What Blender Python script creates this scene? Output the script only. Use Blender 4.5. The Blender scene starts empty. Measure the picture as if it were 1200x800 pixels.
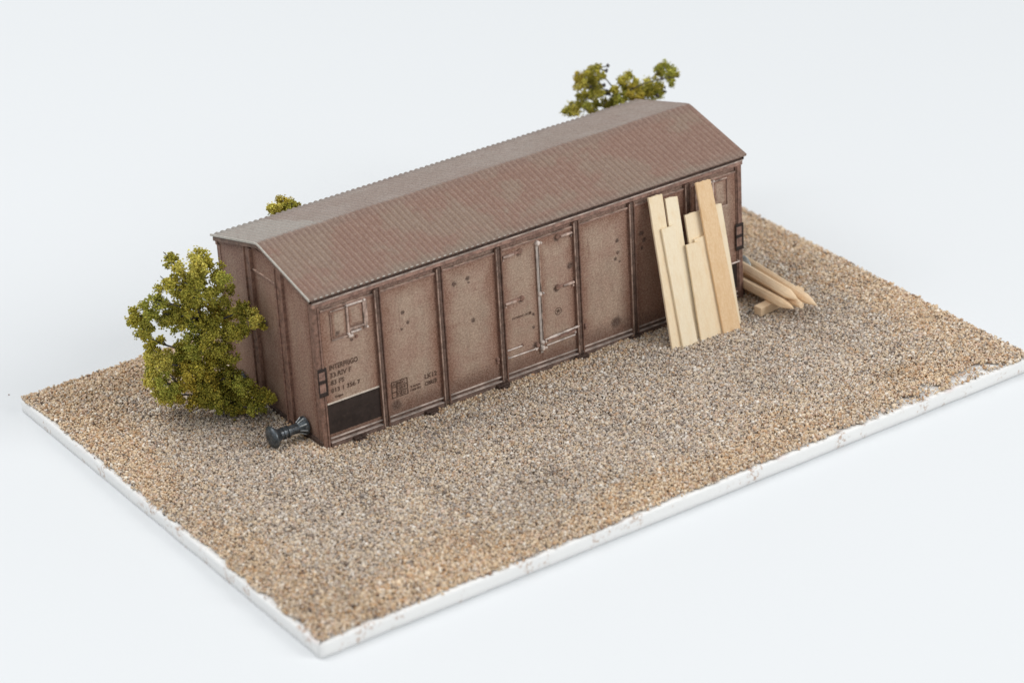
import bpy, math, random
import numpy as np
from mathutils import Vector, Matrix, noise

# ------------------------------------------------------------------ scene, camera, lamps, exposure (1 unit = 1 cm)
SC = bpy.context.scene
COL = SC.collection
SC.unit_settings.system = 'METRIC'
SC.unit_settings.scale_length = 0.01
cam = bpy.data.cameras.new('camera')
camo = bpy.data.objects.new('camera', cam)
COL.objects.link(camo)
camo.location = (-25.1749, -46.9594, 34.4478)
camo.rotation_euler = (1.096071, 0.051585, -0.601090)
cam.sensor_width = 36.0
cam.lens = 105.738
cam.clip_start = 1.0
cam.clip_end = 2000.0
cam.dof.use_dof = True
cam.dof.focus_distance = 71.8
cam.dof.aperture_fstop = 0.17
SC.camera = camo

W = bpy.data.worlds.new('World')
SC.world = W
W.use_nodes = True
bgn = W.node_tree.nodes['Background']
bgn.inputs['Color'].default_value = (0.93, 0.97, 1.0, 1)
bgn.inputs['Strength'].default_value = 0.50


def softbox(name, loc, target, size, power, colour=(1, 1, 1)):
    l = bpy.data.lights.new(name, 'AREA')
    l.shape = 'RECTANGLE'
    l.size, l.size_y = size
    l.energy = power
    l.color = colour
    o = bpy.data.objects.new(name, l)
    COL.objects.link(o)
    o.location = loc
    d = Vector(target) - Vector(loc)
    o.rotation_euler = d.to_track_quat('-Z', 'Y').to_euler()
    return o


softbox('softbox_overhead', (-52, 60, 140), (10, 8, 0), (150, 120), 188000, (1, 0.985, 0.97))
softbox('softbox_side', (85, -110, 85), (10, 8, 0), (80, 80), 138000, (1, 0.985, 0.965))

SC.view_settings.view_transform = 'Standard'
SC.view_settings.look = 'None'
SC.view_settings.exposure = 0.0
SC.view_settings.gamma = 1.0

# ------------------------------------------------------------------ helpers


def lin(r, g, b):
    f = lambda c: (c / 255) / 12.92 if c / 255 <= 0.04045 else ((c / 255 + 0.055) / 1.055) ** 2.4
    return (f(r), f(g), f(b), 1.0)


class Nodes:
    def __init__(self, name, rough=0.6, spec=0.3, metal=0.0):
        self.m = bpy.data.materials.new(name)
        self.m.use_nodes = True
        self.t = self.m.node_tree
        self.b = self.t.nodes['Principled BSDF']
        self.b.inputs['Roughness'].default_value = rough
        self.b.inputs['Specular IOR Level'].default_value = spec
        self.b.inputs['Metallic'].default_value = metal
        self.tc = self.t.nodes.new('ShaderNodeTexCoord')

    def link(self, a, b):
        self.t.links.new(a, b)

    def put(self, sock, v):
        if isinstance(v, bpy.types.NodeSocket):
            self.link(v, sock)
        else:
            sock.default_value = v

    def math(self, op, a, b=None, c=None, clamp=False):
        n = self.t.nodes.new('ShaderNodeMath')
        n.operation = op
        n.use_clamp = clamp
        self.put(n.inputs[0], a)
        if b is not None:
            self.put(n.inputs[1], b)
        if c is not None:
            self.put(n.inputs[2], c)
        return n.outputs[0]

    def noise(self, scale, detail=3.0, rough=0.6, stretch=None, off=(0, 0, 0)):
        n = self.t.nodes.new('ShaderNodeTexNoise')
        n.inputs['Scale'].default_value = scale
        n.inputs['Detail'].default_value = detail
        n.inputs['Roughness'].default_value = rough
        mp = self.t.nodes.new('ShaderNodeMapping')
        mp.inputs['Scale'].default_value = stretch or (1, 1, 1)
        mp.inputs['Location'].default_value = off
        self.link(self.tc.outputs['Object'], mp.inputs['Vector'])
        self.link(mp.outputs[0], n.inputs['Vector'])
        return n.outputs['Fac']

    def step(self, v, lo, hi):
        n = self.t.nodes.new('ShaderNodeMapRange')
        n.interpolation_type = 'SMOOTHSTEP'
        self.put(n.inputs['Value'], v)
        n.inputs['From Min'].default_value = lo
        n.inputs['From Max'].default_value = hi
        return n.outputs['Result']

    def mix(self, f, a, b, mode='MIX'):
        n = self.t.nodes.new('ShaderNodeMix')
        n.data_type = 'RGBA'
        n.blend_type = mode
        self.put(n.inputs[0], f)
        self.put(n.inputs[6], a)
        self.put(n.inputs[7], b)
        return n.outputs[2]

    def xyz(self, sock=None):
        n = self.t.nodes.new('ShaderNodeSeparateXYZ')
        self.link(sock or self.tc.outputs['Object'], n.inputs[0])
        return n.outputs

    def bump(self, h, strength, dist):
        n = self.t.nodes.new('ShaderNodeBump')
        n.inputs['Strength'].default_value = strength
        n.inputs['Distance'].default_value = dist
        self.link(h, n.inputs['Height'])
        self.link(n.outputs[0], self.b.inputs['Normal'])

    def colour(self, c):
        self.put(self.b.inputs['Base Color'], c)
        return self.m


class MB:
    """collects verts / faces / material slots / uvs, then links ONE mesh object"""

    def __init__(self):
        self.v, self.f, self.mi, self.uv = [], [], [], []

    def face(self, idx, m=0, uv=None):
        self.f.append(idx)
        self.mi.append(m)
        self.uv.append(uv or [(0.5, 0.5)] * len(idx))

    def box(self, a, b, m=0, mats=None, bev=0.0, rot=None, piv=None):
        """box from corner a to corner b; mats: dict face-name -> slot"""
        n = len(self.v)
        (x0, y0, z0), (x1, y1, z1) = a, b
        P = [(x0, y0, z0), (x1, y0, z0), (x1, y1, z0), (x0, y1, z0), (x0, y0, z1), (x1, y0, z1), (x1, y1, z1), (x0, y1, z1)]
        if rot is not None:
            c = Vector(piv)
            P = [tuple(c + rot @ (Vector(q) - c)) for q in P]
        self.v += P
        F = dict(bottom=(0, 3, 2, 1), top=(4, 5, 6, 7), front=(0, 1, 5, 4), right=(1, 2, 6, 5), back=(2, 3, 7, 6), left=(3, 0, 4, 7))
        for k, q in F.items():
            self.face([n + i for i in q], (mats or {}).get(k, m), [(0, 0), (1, 0), (1, 1), (0, 1)])

    def tube(self, pts, rads, seg=8, m=0, cap=True):
        n0 = len(self.v)
        pts = [Vector(p) for p in pts]
        up = Vector((0.13, 0.21, 0.97))
        for i, p in enumerate(pts):
            d = (pts[min(i + 1, len(pts) - 1)] - pts[max(i - 1, 0)]).normalized()
            a = d.cross(up)
            if a.length < 1e-3:
                a = d.cross(Vector((1, 0, 0)))
            a.normalize()
            b = d.cross(a)
            for k in range(seg):
                t = 2 * math.pi * k / seg
                self.v.append(tuple(p + (a * math.cos(t) + b * math.sin(t)) * rads[i]))
        for i in range(len(pts) - 1):
            for k in range(seg):
                q = (n0 + i * seg + k, n0 + i * seg + (k + 1) % seg, n0 + (i + 1) * seg + (k + 1) % seg, n0 + (i + 1) * seg + k)
                self.face(q[::-1], m)
        if cap:
            self.face([n0 + k for k in range(seg)], m)
            e = n0 + (len(pts) - 1) * seg
            self.face([e + k for k in reversed(range(seg))], m)

    def build(self, name, mats, parent=None, off=(0, 0, 0), bevel=0.0, smooth=False, bseg=2):
        me = bpy.data.meshes.new(name)
        me.from_pydata([(x - off[0], y - off[1], z - off[2]) for x, y, z in self.v], [], [list(f) for f in self.f])
        for m in (mats if isinstance(mats, (list, tuple)) else [mats]):
            me.materials.append(m)
        ul = me.uv_layers.new(name='UVMap')
        k = 0
        for f, u in zip(self.f, self.uv):
            for j in range(len(f)):
                ul.data[k].uv = u[j]
                k += 1
        me.polygons.foreach_set('material_index', self.mi)
        if smooth:
            me.polygons.foreach_set('use_smooth', [True] * len(self.f))
        me.update()
        o = bpy.data.objects.new(name, me)
        COL.objects.link(o)
        if parent:
            o.parent = parent
        if bevel:
            b = o.modifiers.new('bevel', 'BEVEL')
            b.width = bevel
            b.segments = bseg
            b.limit_method = 'ANGLE'
            b.angle_limit = math.radians(40)
        return o


def tag(o, label=None, cat=None, group=None, kind=None):
    for k, v in (('label', label), ('category', cat), ('group', group), ('kind', kind)):
        if v:
            o[k] = v
    return o


def thing(name, loc, label, cat, rz=0.0, group=None):
    o = bpy.data.objects.new(name, None)
    o.empty_display_size = 0.5
    COL.objects.link(o)
    o.location = loc
    o.rotation_euler = (0, 0, rz)
    return tag(o, label, cat, group)


BW, BD, BT = 20.146, 14.096, 0.336        # the base board
TOP = 0.448                                # mean gravel top

# ------------------------------------------------------------------ materials
n = Nodes('white_sweep_paper', 0.75, 0.15)
nz = n.noise(0.05, 2)
TABLE = n.colour(n.mix(nz, (0.705, 0.726, 0.744, 1), (0.722, 0.742, 0.758, 1)))

n = Nodes('white_painted_board', 0.6, 0.25)
sp = n.noise(1.6, 4, 0.7)
sp2 = n.noise(9, 3, 0.6, off=(3, 1, 2))
z = n.xyz()[2]
smear = n.math('MULTIPLY', n.step(sp, 0.52, 0.66), n.step(sp2, 0.45, 0.62))
c = n.mix(n.math('MULTIPLY', smear, 0.8), (0.80, 0.80, 0.79, 1), (0.42, 0.27, 0.18, 1))
pk = n.math('MULTIPLY', n.step(n.noise(0.9, 2, 0.5, off=(7, 3, 0)), 0.6, 0.75), n.step(z, 0.22, 0.34))
c = n.mix(n.math('MULTIPLY', pk, 0.3), c, (0.6, 0.30, 0.24, 1))
n.bump(n.noise(5, 4), 0.15, 0.02)
BOARD = n.colour(c)

n = Nodes('sandy_gravel', 0.8, 0.2)
at = n.t.nodes.new('ShaderNodeAttribute')
at.attribute_name = 'stone_colour'
spk = n.noise(40, 2)
GRAVEL = n.colour(n.mix(n.math('MULTIPLY', spk, 0.25), at.outputs['Color'], (0.36, 0.29, 0.22, 1)))

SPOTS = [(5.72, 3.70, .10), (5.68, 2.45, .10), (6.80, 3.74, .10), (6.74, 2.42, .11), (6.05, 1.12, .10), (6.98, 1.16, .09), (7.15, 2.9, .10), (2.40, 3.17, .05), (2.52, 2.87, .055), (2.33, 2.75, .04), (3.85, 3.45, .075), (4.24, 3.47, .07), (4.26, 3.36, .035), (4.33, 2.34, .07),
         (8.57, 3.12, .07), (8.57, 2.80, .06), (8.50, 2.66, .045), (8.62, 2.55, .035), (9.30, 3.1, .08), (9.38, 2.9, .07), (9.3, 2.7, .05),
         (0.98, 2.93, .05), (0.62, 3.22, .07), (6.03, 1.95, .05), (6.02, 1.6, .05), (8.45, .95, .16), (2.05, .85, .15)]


def weathered(name, base, rust, amount=0.9, reach=0.34, spots=False, dark=None):
    n = Nodes(name, 0.62, 0.22)
    uv = n.xyz(n.tc.outputs['UV'])
    u, v = uv[0], uv[1]
    eu = n.math('MULTIPLY', n.math('MINIMUM', u, n.math('SUBTRACT', 1.0, u)), 1.6)
    ev = n.math('MULTIPLY', n.math('MINIMUM', n.math('MULTIPLY', v, 0.75), n.math('SUBTRACT', 1.0, v)), 3.3)
    e = n.math('MINIMUM', eu, ev)
    big = n.noise(1.6, 4, 0.65)
    e = n.math('ADD', e, n.math('MULTIPLY', n.math('SUBTRACT', big, 0.5), 0.55))
    mask = n.math('SUBTRACT', 1.0, n.step(e, -0.06, reach))
    streak = n.noise(3.0, 4, 0.65, stretch=(1.4, 1.4, 0.25), off=(4, 2, 1))
    c = n.mix(n.step(streak, 0.35, 0.75), base, [x * 0.80 for x in base[:3]] + [1])
    c = n.mix(n.math('MULTIPLY', n.step(n.noise(1.1, 4, 0.65, off=(9, 1, 5)), 0.40, 0.64), 0.7), c, (base[0] * 0.80, base[1] * 0.66, base[2] * 0.66, 1))
    c = n.mix(n.math('MULTIPLY', mask, amount), c, rust)
    if dark:  # bay by the planks: airbrushed rust plus their shadow painted into the colour
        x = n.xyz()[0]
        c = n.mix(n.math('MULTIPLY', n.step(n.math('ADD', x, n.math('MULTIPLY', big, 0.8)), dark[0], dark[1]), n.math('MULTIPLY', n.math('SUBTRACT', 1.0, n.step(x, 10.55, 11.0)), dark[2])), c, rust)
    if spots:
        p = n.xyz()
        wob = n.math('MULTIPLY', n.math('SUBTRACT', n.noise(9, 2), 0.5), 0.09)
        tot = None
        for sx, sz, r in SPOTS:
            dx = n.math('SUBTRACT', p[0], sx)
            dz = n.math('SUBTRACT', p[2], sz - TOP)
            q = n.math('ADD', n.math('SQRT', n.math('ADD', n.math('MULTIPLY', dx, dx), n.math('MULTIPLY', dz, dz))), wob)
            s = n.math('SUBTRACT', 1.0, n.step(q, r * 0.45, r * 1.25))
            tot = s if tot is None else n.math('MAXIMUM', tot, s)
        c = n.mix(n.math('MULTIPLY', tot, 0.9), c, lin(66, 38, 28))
    mt = n.noise(5, 5, 0.75, off=(6, 3, 2))
    c = n.mix(n.math('MULTIPLY', n.step(mt, 0.52, 0.70), 0.38), c, (rust[0] * 0.9, rust[1] * 0.9, rust[2] * 0.9, 1))
    drip = n.noise(4.0, 4, 0.7, stretch=(1.8, 1.8, 0.10), off=(1, 9, 4))
    c = n.mix(n.math('MULTIPLY', n.math('MULTIPLY', n.step(drip, 0.56, 0.70), n.step(v, 0.15, 0.9)), 0.40), c, (rust[0] * 0.75, rust[1] * 0.72, rust[2] * 0.72, 1))
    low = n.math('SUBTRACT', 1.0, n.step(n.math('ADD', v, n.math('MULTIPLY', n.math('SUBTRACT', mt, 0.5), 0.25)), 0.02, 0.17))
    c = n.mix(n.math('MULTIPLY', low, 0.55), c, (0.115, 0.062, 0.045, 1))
    g = n.noise(22, 2, 0.8)
    c = n.mix(n.step(g, 0.32, 0.70), n.mix(0.33, c, (0.06, 0.042, 0.035, 1)), n.mix(0.15, c, (0.75, 0.66, 0.56, 1)))
    n.bump(n.noise(30, 3), 0.10, 0.01)
    return n.colour(c)


GREY_BROWN = (0.455, 0.325, 0.242, 1)
RUST = (0.225, 0.092, 0.054, 1)
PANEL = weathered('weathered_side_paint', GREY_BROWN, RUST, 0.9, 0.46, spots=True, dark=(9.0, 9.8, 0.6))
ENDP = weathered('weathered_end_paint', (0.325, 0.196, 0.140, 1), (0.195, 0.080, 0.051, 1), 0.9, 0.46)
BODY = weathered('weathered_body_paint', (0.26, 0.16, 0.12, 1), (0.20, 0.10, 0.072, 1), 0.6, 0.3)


def plain(name, col, rough=0.6, var=0.35, scale=8, spec=0.25, metal=0.0, bump=0.12):
    n = Nodes(name, rough, spec, metal)
    f = n.noise(scale, 4, 0.65)
    d = n.noise(scale * 4, 2, 0.6, off=(1, 5, 2))
    c = n.mix(n.step(f, 0.3, 0.7), [x * (1 - var) for x in col[:3]] + [1], [min(1, x * (1 + var)) for x in col[:3]] + [1])
    c = n.mix(n.math('MULTIPLY', n.step(d, 0.5, 0.8), 0.25), c, (0.5, 0.42, 0.36, 1))
    n.bump(d, bump, 0.01)
    return n.colour(c)


POST = plain('dark_post_paint', (0.20, 0.115, 0.086, 1))
POSTIN = plain('post_channel_brown', (0.13, 0.082, 0.064, 1))  # darker brown for the recessed webs and gaps
ENDPOST = plain('end_post_paint', (0.235, 0.135, 0.10, 1))
RAIL = plain('eave_rail_paint', (0.275, 0.165, 0.13, 1))
BRUSH = plain('drybrushed_edge', (0.34, 0.24, 0.192, 1), var=0.55, scale=5)
SILLEDGE = plain('sill_lip_wear', (0.44, 0.36, 0.315, 1), var=0.45, scale=3)
SILL = plain('sill_paint', (0.15, 0.10, 0.082, 1))
BAR = plain('grey_locking_metal', (0.40, 0.35, 0.315, 1), 0.5, 0.2)
WORN = plain('patchy_worn_hardware', (0.40, 0.29, 0.24, 1), 0.45, 0.6, 5, 0.4)
HILITE = plain('rubbed_metal_paint', (0.56, 0.475, 0.425, 1), 0.4, 0.45, 6, 0.45)
SOOT = plain('black_tar_paint', (0.034, 0.024, 0.021, 1), 0.6, 0.25, 3, bump=0.04)
for _n in [q for q in SOOT.node_tree.nodes if q.type == 'MIX']:
    if _n.inputs[0].is_linked and tuple(round(q, 2) for q in _n.inputs[7].default_value[:3]) == (0.5, 0.42, 0.36):
        _n.inputs[7].default_value = (0.10, 0.07, 0.058, 1)
WHITE = plain('chalky_white_line', (0.66, 0.58, 0.50, 1), 0.7, 0.2, 10)
STEEL = plain('blackened_buffer_steel', (0.075, 0.088, 0.100, 1), 0.36, 0.45, 7, 0.5, 0.55)
LITSTEEL = plain('lit_buffer_steel', (0.30, 0.33, 0.335, 1), 0.45, 0.3, 9, 0.4, 0.2)  # paler copy of the buffer steel, highlight painted in for the right end
SILVER = plain('worn_buffer_edges', (0.42, 0.45, 0.46, 1), 0.35, 0.3, 9, 0.5, 0.5)
UNDER = plain('underframe_rust_gap_shade', (0.06, 0.036, 0.028, 1))  # rusty underframe; also colours the painted gap shade at the eaves

n = Nodes('worn_lettering', 0.7, 0.15)
wn = n.step(n.noise(17, 3, 0.6), 0.44, 0.66)
LETTER = n.colour(n.mix(n.math('MULTIPLY_ADD', wn, 0.34, 0.10), lin(66, 47, 39), (0.34, 0.24, 0.18, 1)))

# roof: corrugated, crests dusted, a grey sheet at one end of the far slope
RIBS = 82
RX0, RX1 = -0.079, 12.479
n = Nodes('rusty_corrugated_roof', 0.55, 0.3)
p = n.xyz()
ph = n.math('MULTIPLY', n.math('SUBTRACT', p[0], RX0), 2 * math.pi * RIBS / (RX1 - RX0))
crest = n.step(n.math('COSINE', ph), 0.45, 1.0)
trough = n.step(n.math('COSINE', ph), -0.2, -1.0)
pat = n.noise(0.75, 4, 0.65, off=(2, 2, 2))
base = n.mix(n.step(pat, 0.46, 0.58), (0.232, 0.126, 0.090, 1), (0.238, 0.158, 0.114, 1))
base = n.mix(n.math('MULTIPLY', n.step(n.noise(2.2, 4, 0.7, off=(5, 0, 3)), 0.52, 0.75), 0.25), base, (0.185, 0.105, 0.080, 1))
back = n.step(n.math('ADD', p[1], n.math('MULTIPLY', n.math('SUBTRACT', n.noise(3, 3), 0.5), 0.12)), 2.16, 2.32)
greyp = n.mix(n.step(n.noise(1.1, 3), 0.35, 0.7), (0.335, 0.28, 0.25, 1), (0.385, 0.34, 0.31, 1))
base = n.mix(n.math('MULTIPLY', back, 0.8), base, greyp)  # far slope greyed in colour, standing in for sheen of light from behind
sheet = n.math('MULTIPLY', back, n.math('SUBTRACT', 1.0, n.step(n.math('ADD', p[0], n.math('MULTIPLY', p[1], 0.22)), 2.15, 2.32)))
base = n.mix(n.math('MULTIPLY', sheet, 0.6), base, (0.43, 0.42, 0.385, 1))
ridge = n.math('SUBTRACT', 1.0, n.step(n.math('ABSOLUTE', n.math('SUBTRACT', p[1], 2.12)), 0.02, 0.30))
base = n.mix(n.math('MULTIPLY', ridge, 0.55), base, (0.20, 0.125, 0.098, 1))
eavem = n.math('SUBTRACT', 1.0, n.step(n.math('ADD', p[1], n.math('MULTIPLY', n.noise(2.5, 3), 0.3)), 0.02, 0.42))
base = n.mix(n.math('MULTIPLY', eavem, 0.30), base, (0.42, 0.37, 0.31, 1))
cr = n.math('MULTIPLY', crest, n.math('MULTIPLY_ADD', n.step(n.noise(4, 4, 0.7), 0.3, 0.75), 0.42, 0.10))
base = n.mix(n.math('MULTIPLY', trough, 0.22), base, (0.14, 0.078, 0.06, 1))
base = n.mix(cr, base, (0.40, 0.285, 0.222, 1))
mt = n.noise(7, 4, 0.75, off=(3, 8, 1))
base = n.mix(n.math('MULTIPLY', n.step(mt, 0.5, 0.72), 0.35), base, (0.16, 0.092, 0.07, 1))
base = n.mix(n.math('MULTIPLY', n.step(mt, 0.5, 0.3), 0.25), base, (0.36, 0.29, 0.245, 1))
g = n.noise(24, 2, 0.7)
base = n.mix(n.step(g, 0.25, 0.8), n.mix(0.28, base, (0.06, 0.04, 0.03, 1)), n.mix(0.08, base, (0.75, 0.68, 0.6, 1)))
ROOF = n.colour(base)
n = Nodes('worn_grey_roof_edge', 0.5, 0.3)
ex = n.xyz()[0]
ef = n.step(n.math('ADD', ex, n.math('MULTIPLY', n.noise(1.2, 4), 3.0)), 5.0, 8.5)
ec = n.mix(n.step(n.noise(10, 3), 0.3, 0.7), (0.42, 0.39, 0.35, 1), (0.52, 0.49, 0.44, 1))
ROOFEDGE = n.colour(n.mix(n.math('MULTIPLY', ef, 0.85), ec, (0.24, 0.155, 0.125, 1)))
FASCIA = plain('roof_underside', (0.17, 0.105, 0.08, 1))


def wood(name, a, b, grain=(1, 1, 1), knots=0.0):
    n = Nodes(name, 0.7, 0.15)
    g = n.noise(14, 4, 0.6, stretch=grain)
    h = n.noise(2.0, 3, 0.6, stretch=grain, off=(2, 7, 1))
    c = n.mix(n.step(g, 0.3, 0.75), a, b)
    c = n.mix(n.math('MULTIPLY', n.step(h, 0.45, 0.75), 0.5), c, [x * y for x, y in zip(b[:3], (0.93, 0.86, 0.75))] + [1])
    fl = n.noise(26, 2, 0.5, stretch=(grain[0], grain[1], grain[2] * 2))
    c = n.mix(n.math('MULTIPLY', n.step(fl, 0.62, 0.8), 0.22), c, (0.42, 0.27, 0.14, 1))
    n.bump(g, 0.2, 0.01)
    return n.colour(c)


GR = (3.2, 3.2, 0.16)
PINE = wood('pale_pine', (0.87, 0.735, 0.53, 1), (0.82, 0.66, 0.45, 1), GR)
PINE2 = wood('cream_pine', (0.89, 0.78, 0.59, 1), (0.85, 0.72, 0.52, 1), GR)
PINE3 = wood('ochre_pine', (0.80, 0.59, 0.37, 1), (0.72, 0.49, 0.28, 1), GR)
STAKE = wood('peeled_stake_wood', (0.84, 0.66, 0.46, 1), (0.75, 0.54, 0.34, 1), (3.5, 0.3, 3.5))

n = Nodes('olive_foam_foliage', 0.85, 0.1)
at = n.t.nodes.new('ShaderNodeAttribute')
at.attribute_name = 'leaf_colour'
FOLIAGE = n.colour(at.outputs['Color'])
tl = n.t.nodes.new('ShaderNodeBsdfTranslucent')
n.link(at.outputs['Color'], tl.inputs['Color'])
ms = n.t.nodes.new('ShaderNodeMixShader')
ms.inputs[0].default_value = 0.35
n.link(n.b.outputs[0], ms.inputs[1]); n.link(tl.outputs[0], ms.inputs[2])
n.link(ms.outputs[0], n.t.nodes['Material Output'].inputs['Surface'])
TWIG = plain('dark_twig_plastic', (0.085, 0.075, 0.07, 1), 0.6, 0.4, 9)

# ------------------------------------------------------------------ the setting
m = MB()
m.v = [(-260, -200, 0), (300, -200, 0), (300, 420, 0), (-260, 420, 0)]
m.face([0, 1, 2, 3])
tag(m.build('table_surface', TABLE), kind='structure')

# ------------------------------------------------------------------ base board
m = MB()
per = []
cr_ = 0.05
for (xa, ya), (xb, yb) in (((0, 0), (BW, 0)), ((BW, 0), (BW, BD)), ((BW, BD), (0, BD)), ((0, BD), (0, 0))):
    L_ = math.hypot(xb - xa, yb - ya)
    ux, uy = (xb - xa) / L_, (yb - ya) / L_
    k_ = int(L_ / .16)
    for i in range(k_):
        d_ = cr_ * .6 + (L_ - cr_ * 1.2) * i / (k_ - 1)
        per.append((xa + ux * d_, ya + uy * d_, uy, -ux))
rows = [(-.02, 0.0), (0.0, 0.012), (0.0, .12), (0.0, .23), (-.006, BT - .045), (-.020, BT - .016), (-.055, BT)]
for k_, (d_, z_) in enumerate(rows):
    for (x, y, ox, oy) in per:
        w_ = .016 * noise.noise(Vector((x * .9, y * .9, z_ * 3))) + .010 * noise.noise(Vector((x * 3.1, y * 3.1, z_ * 6 + 4)))
        if k_ == len(rows) - 1:
            w_ = 0.0
        zz = z_ + (0 if k_ < 2 or k_ >= len(rows) - 1 else .012 * noise.noise(Vector((x * 1.3, y * 1.3, 9))) * (k_ / 6))
        m.v.append((x + ox * (d_ + w_), y + oy * (d_ + w_), zz))
NP = len(per)
for k_ in range(len(rows) - 1):
    for i in range(NP):
        j = (i + 1) % NP
        m.face([k_ * NP + i, k_ * NP + j, (k_ + 1) * NP + j, (k_ + 1) * NP + i])
ctr = len(m.v)
m.v.append((BW / 2, BD / 2, BT))
for i in range(NP):
    m.face([(len(rows) - 1) * NP + i, (len(rows) - 1) * NP + (i + 1) % NP, ctr])
m.face([i for i in reversed(range(NP))])
board = m.build('base_board', BOARD, None, (0, 0, 0), smooth=True)
for q in board.data.polygons:
    if len(q.vertices) != 4:
        q.use_smooth = False
board.location = (0, 0, 0.004)
tag(board, 'white rectangular base board with stained edges under the gravel', 'base board')

# ------------------------------------------------------------------ wagon
WX, WY, YAW = 4.4291, 7.0931, -0.0054
LEN, WID = 12.4, 4.43
wagon = thing('freight_wagon', (WX, WY, TOP), 'weathered brown covered freight wagon with corrugated roof, half sunk in gravel', 'freight wagon', YAW)
OFF = (0, 0, TOP)
ZB, ZE, ZR = 0.16, 4.20, 4.80            # body underside (buried), eave and ridge of the body


def part(mb, name, mats, parent=wagon, **k):
    return mb.build(name, mats, parent, OFF, **k)


# core body with gabled ends
m = MB()
y0, y1 = 0.03, WID - 0.03
x0, x1 = 0.03, LEN - 0.03
prof = [(y0, ZB), (y1, ZB), (y1, ZE), (WID / 2, ZR), (y0, ZE)]
for x in (x0, x1):
    m.v += [(x, y, z) for y, z in prof]
m.face([4, 3, 2, 1, 0]); m.face([5, 6, 7, 8, 9])
for i in range(5):
    j = (i + 1) % 5
    m.face([i, j, 5 + j, 5 + i])
part(m, 'body_shell', BODY)

POSTS = [1.72, 3.43, 5.10, 7.35, 9.0, 10.70]
PW = 0.18
edges = [0.20] + sum([[q - PW / 2, q + PW / 2] for q in POSTS], []) + [LEN - 0.20]
ZP0, ZP1 = 0.61, 3.90


def panel(name, a, b, za, zb, yy, mat, axis='x', flip=False, ztop=None):
    """thin panel sheet, gridless, with 0..1 uv across the front"""
    m = MB()
    t = 0.035
    if axis == 'x':
        P = lambda s, d, zz: (s, yy + d * (1 if not flip else -1), zz)
    else:
        P = lambda s, d, zz: (yy + d * (1 if not flip else -1), s, zz)
    zt = ztop or (zb, zb)
    m.v += [P(a, 0, za), P(b, 0, za), P(b, 0, zt[1]), P(a, 0, zt[0]), P(a, t, za), P(b, t, za), P(b, t, zt[1]), P(a, t, zt[0])]
    fr = [(0, 0), (1, 0), (1, 1), (0, 1)]
    same = (axis == 'x') != flip
    F = [((0, 1, 2, 3), fr), ((4, 7, 6, 5), fr), ((0, 4, 5, 1), None), ((1, 5, 6, 2), None), ((2, 6, 7, 3), None), ((3, 7, 4, 0), None)]
    for f, u in F:
        m.face(list(f) if same else list(reversed(f)), 0, (u if same else (list(reversed(u)) if u else None)))
    return part(m, name, mat)


for i in range(7):
    a, b = edges[2 * i], edges[2 * i + 1]
    if i == 3:
        mid = 6.24
        for q0, q1 in ((a, mid - 0.006), (mid + 0.006, b)):
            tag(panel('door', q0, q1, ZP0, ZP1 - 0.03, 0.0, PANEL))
    else:
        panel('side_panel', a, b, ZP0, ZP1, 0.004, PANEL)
    panel('side_panel', a, b, ZP0, ZP1, WID - 0.004, BODY, flip=True)
doors = [o for o in wagon.children if o.name.startswith('door')]


def channel_post(x, yf, zb, zt, sgn=1, wide=PW, deep=0.085, name='side_post', axis='x'):
    """two flanges and a recessed web; flange edges rubbed pale"""
    m = MB()
    fl = 0.034
    def bx(s0, s1, d0, d1, mats=None, mi=0):
        d0, d1 = yf - sgn * d0, yf - sgn * d1
        lo, hi = min(d0, d1), max(d0, d1)
        fr = 'front' if sgn > 0 else 'back'
        mm = {fr: mats} if mats is not None else {}
        if axis == 'x':
            m.box((s0, lo, zb), (s1, hi, zt), mi, mm)
        else:
            fr = 'left' if sgn > 0 else 'right'
            mm = {fr: mats} if mats is not None else {}
            m.box((lo, s0, zb), (hi, s1, zt), mi, mm)
    bx(x - wide / 2, x - wide / 2 + fl, -0.03, deep, 1)
    bx(x + wide / 2 - fl, x + wide / 2, -0.03, deep * 0.9, 0)
    bx(x - wide / 2 + fl - 0.002, x + wide / 2 - fl + 0.002, -0.025, deep * 0.45, 2, 2)
    return part(m, name, [POST, BRUSH, POSTIN] if axis == 'x' else [ENDPOST, ENDPOST, POST], bevel=0.012, bseg=1)


for q in POSTS:
    channel_post(q, 0.0, 0.40, 4.02)
    channel_post(q, WID, 0.40, 4.02, -1)
# corner posts
for cx in (0, 1):
    for cy in (0, 1):
        m = MB()
        xa, xb = (0.0, 0.19) if cx == 0 else (LEN - 0.19, LEN)
        ya, yb = (-0.012, 0.17) if cy == 0 else (WID - 0.17, WID + 0.012)
        m.box((xa, ya, 0.30), (xb, yb, 4.10))
        if cy == 0:
            xs = 0.13 if cx == 0 else LEN - 0.15
            m.box((xs, -0.045, 0.30), (xs + 0.03, -0.010, 4.02), 1)
        part(m, 'corner_post', [POST, RAIL], bevel=0.02)

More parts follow.
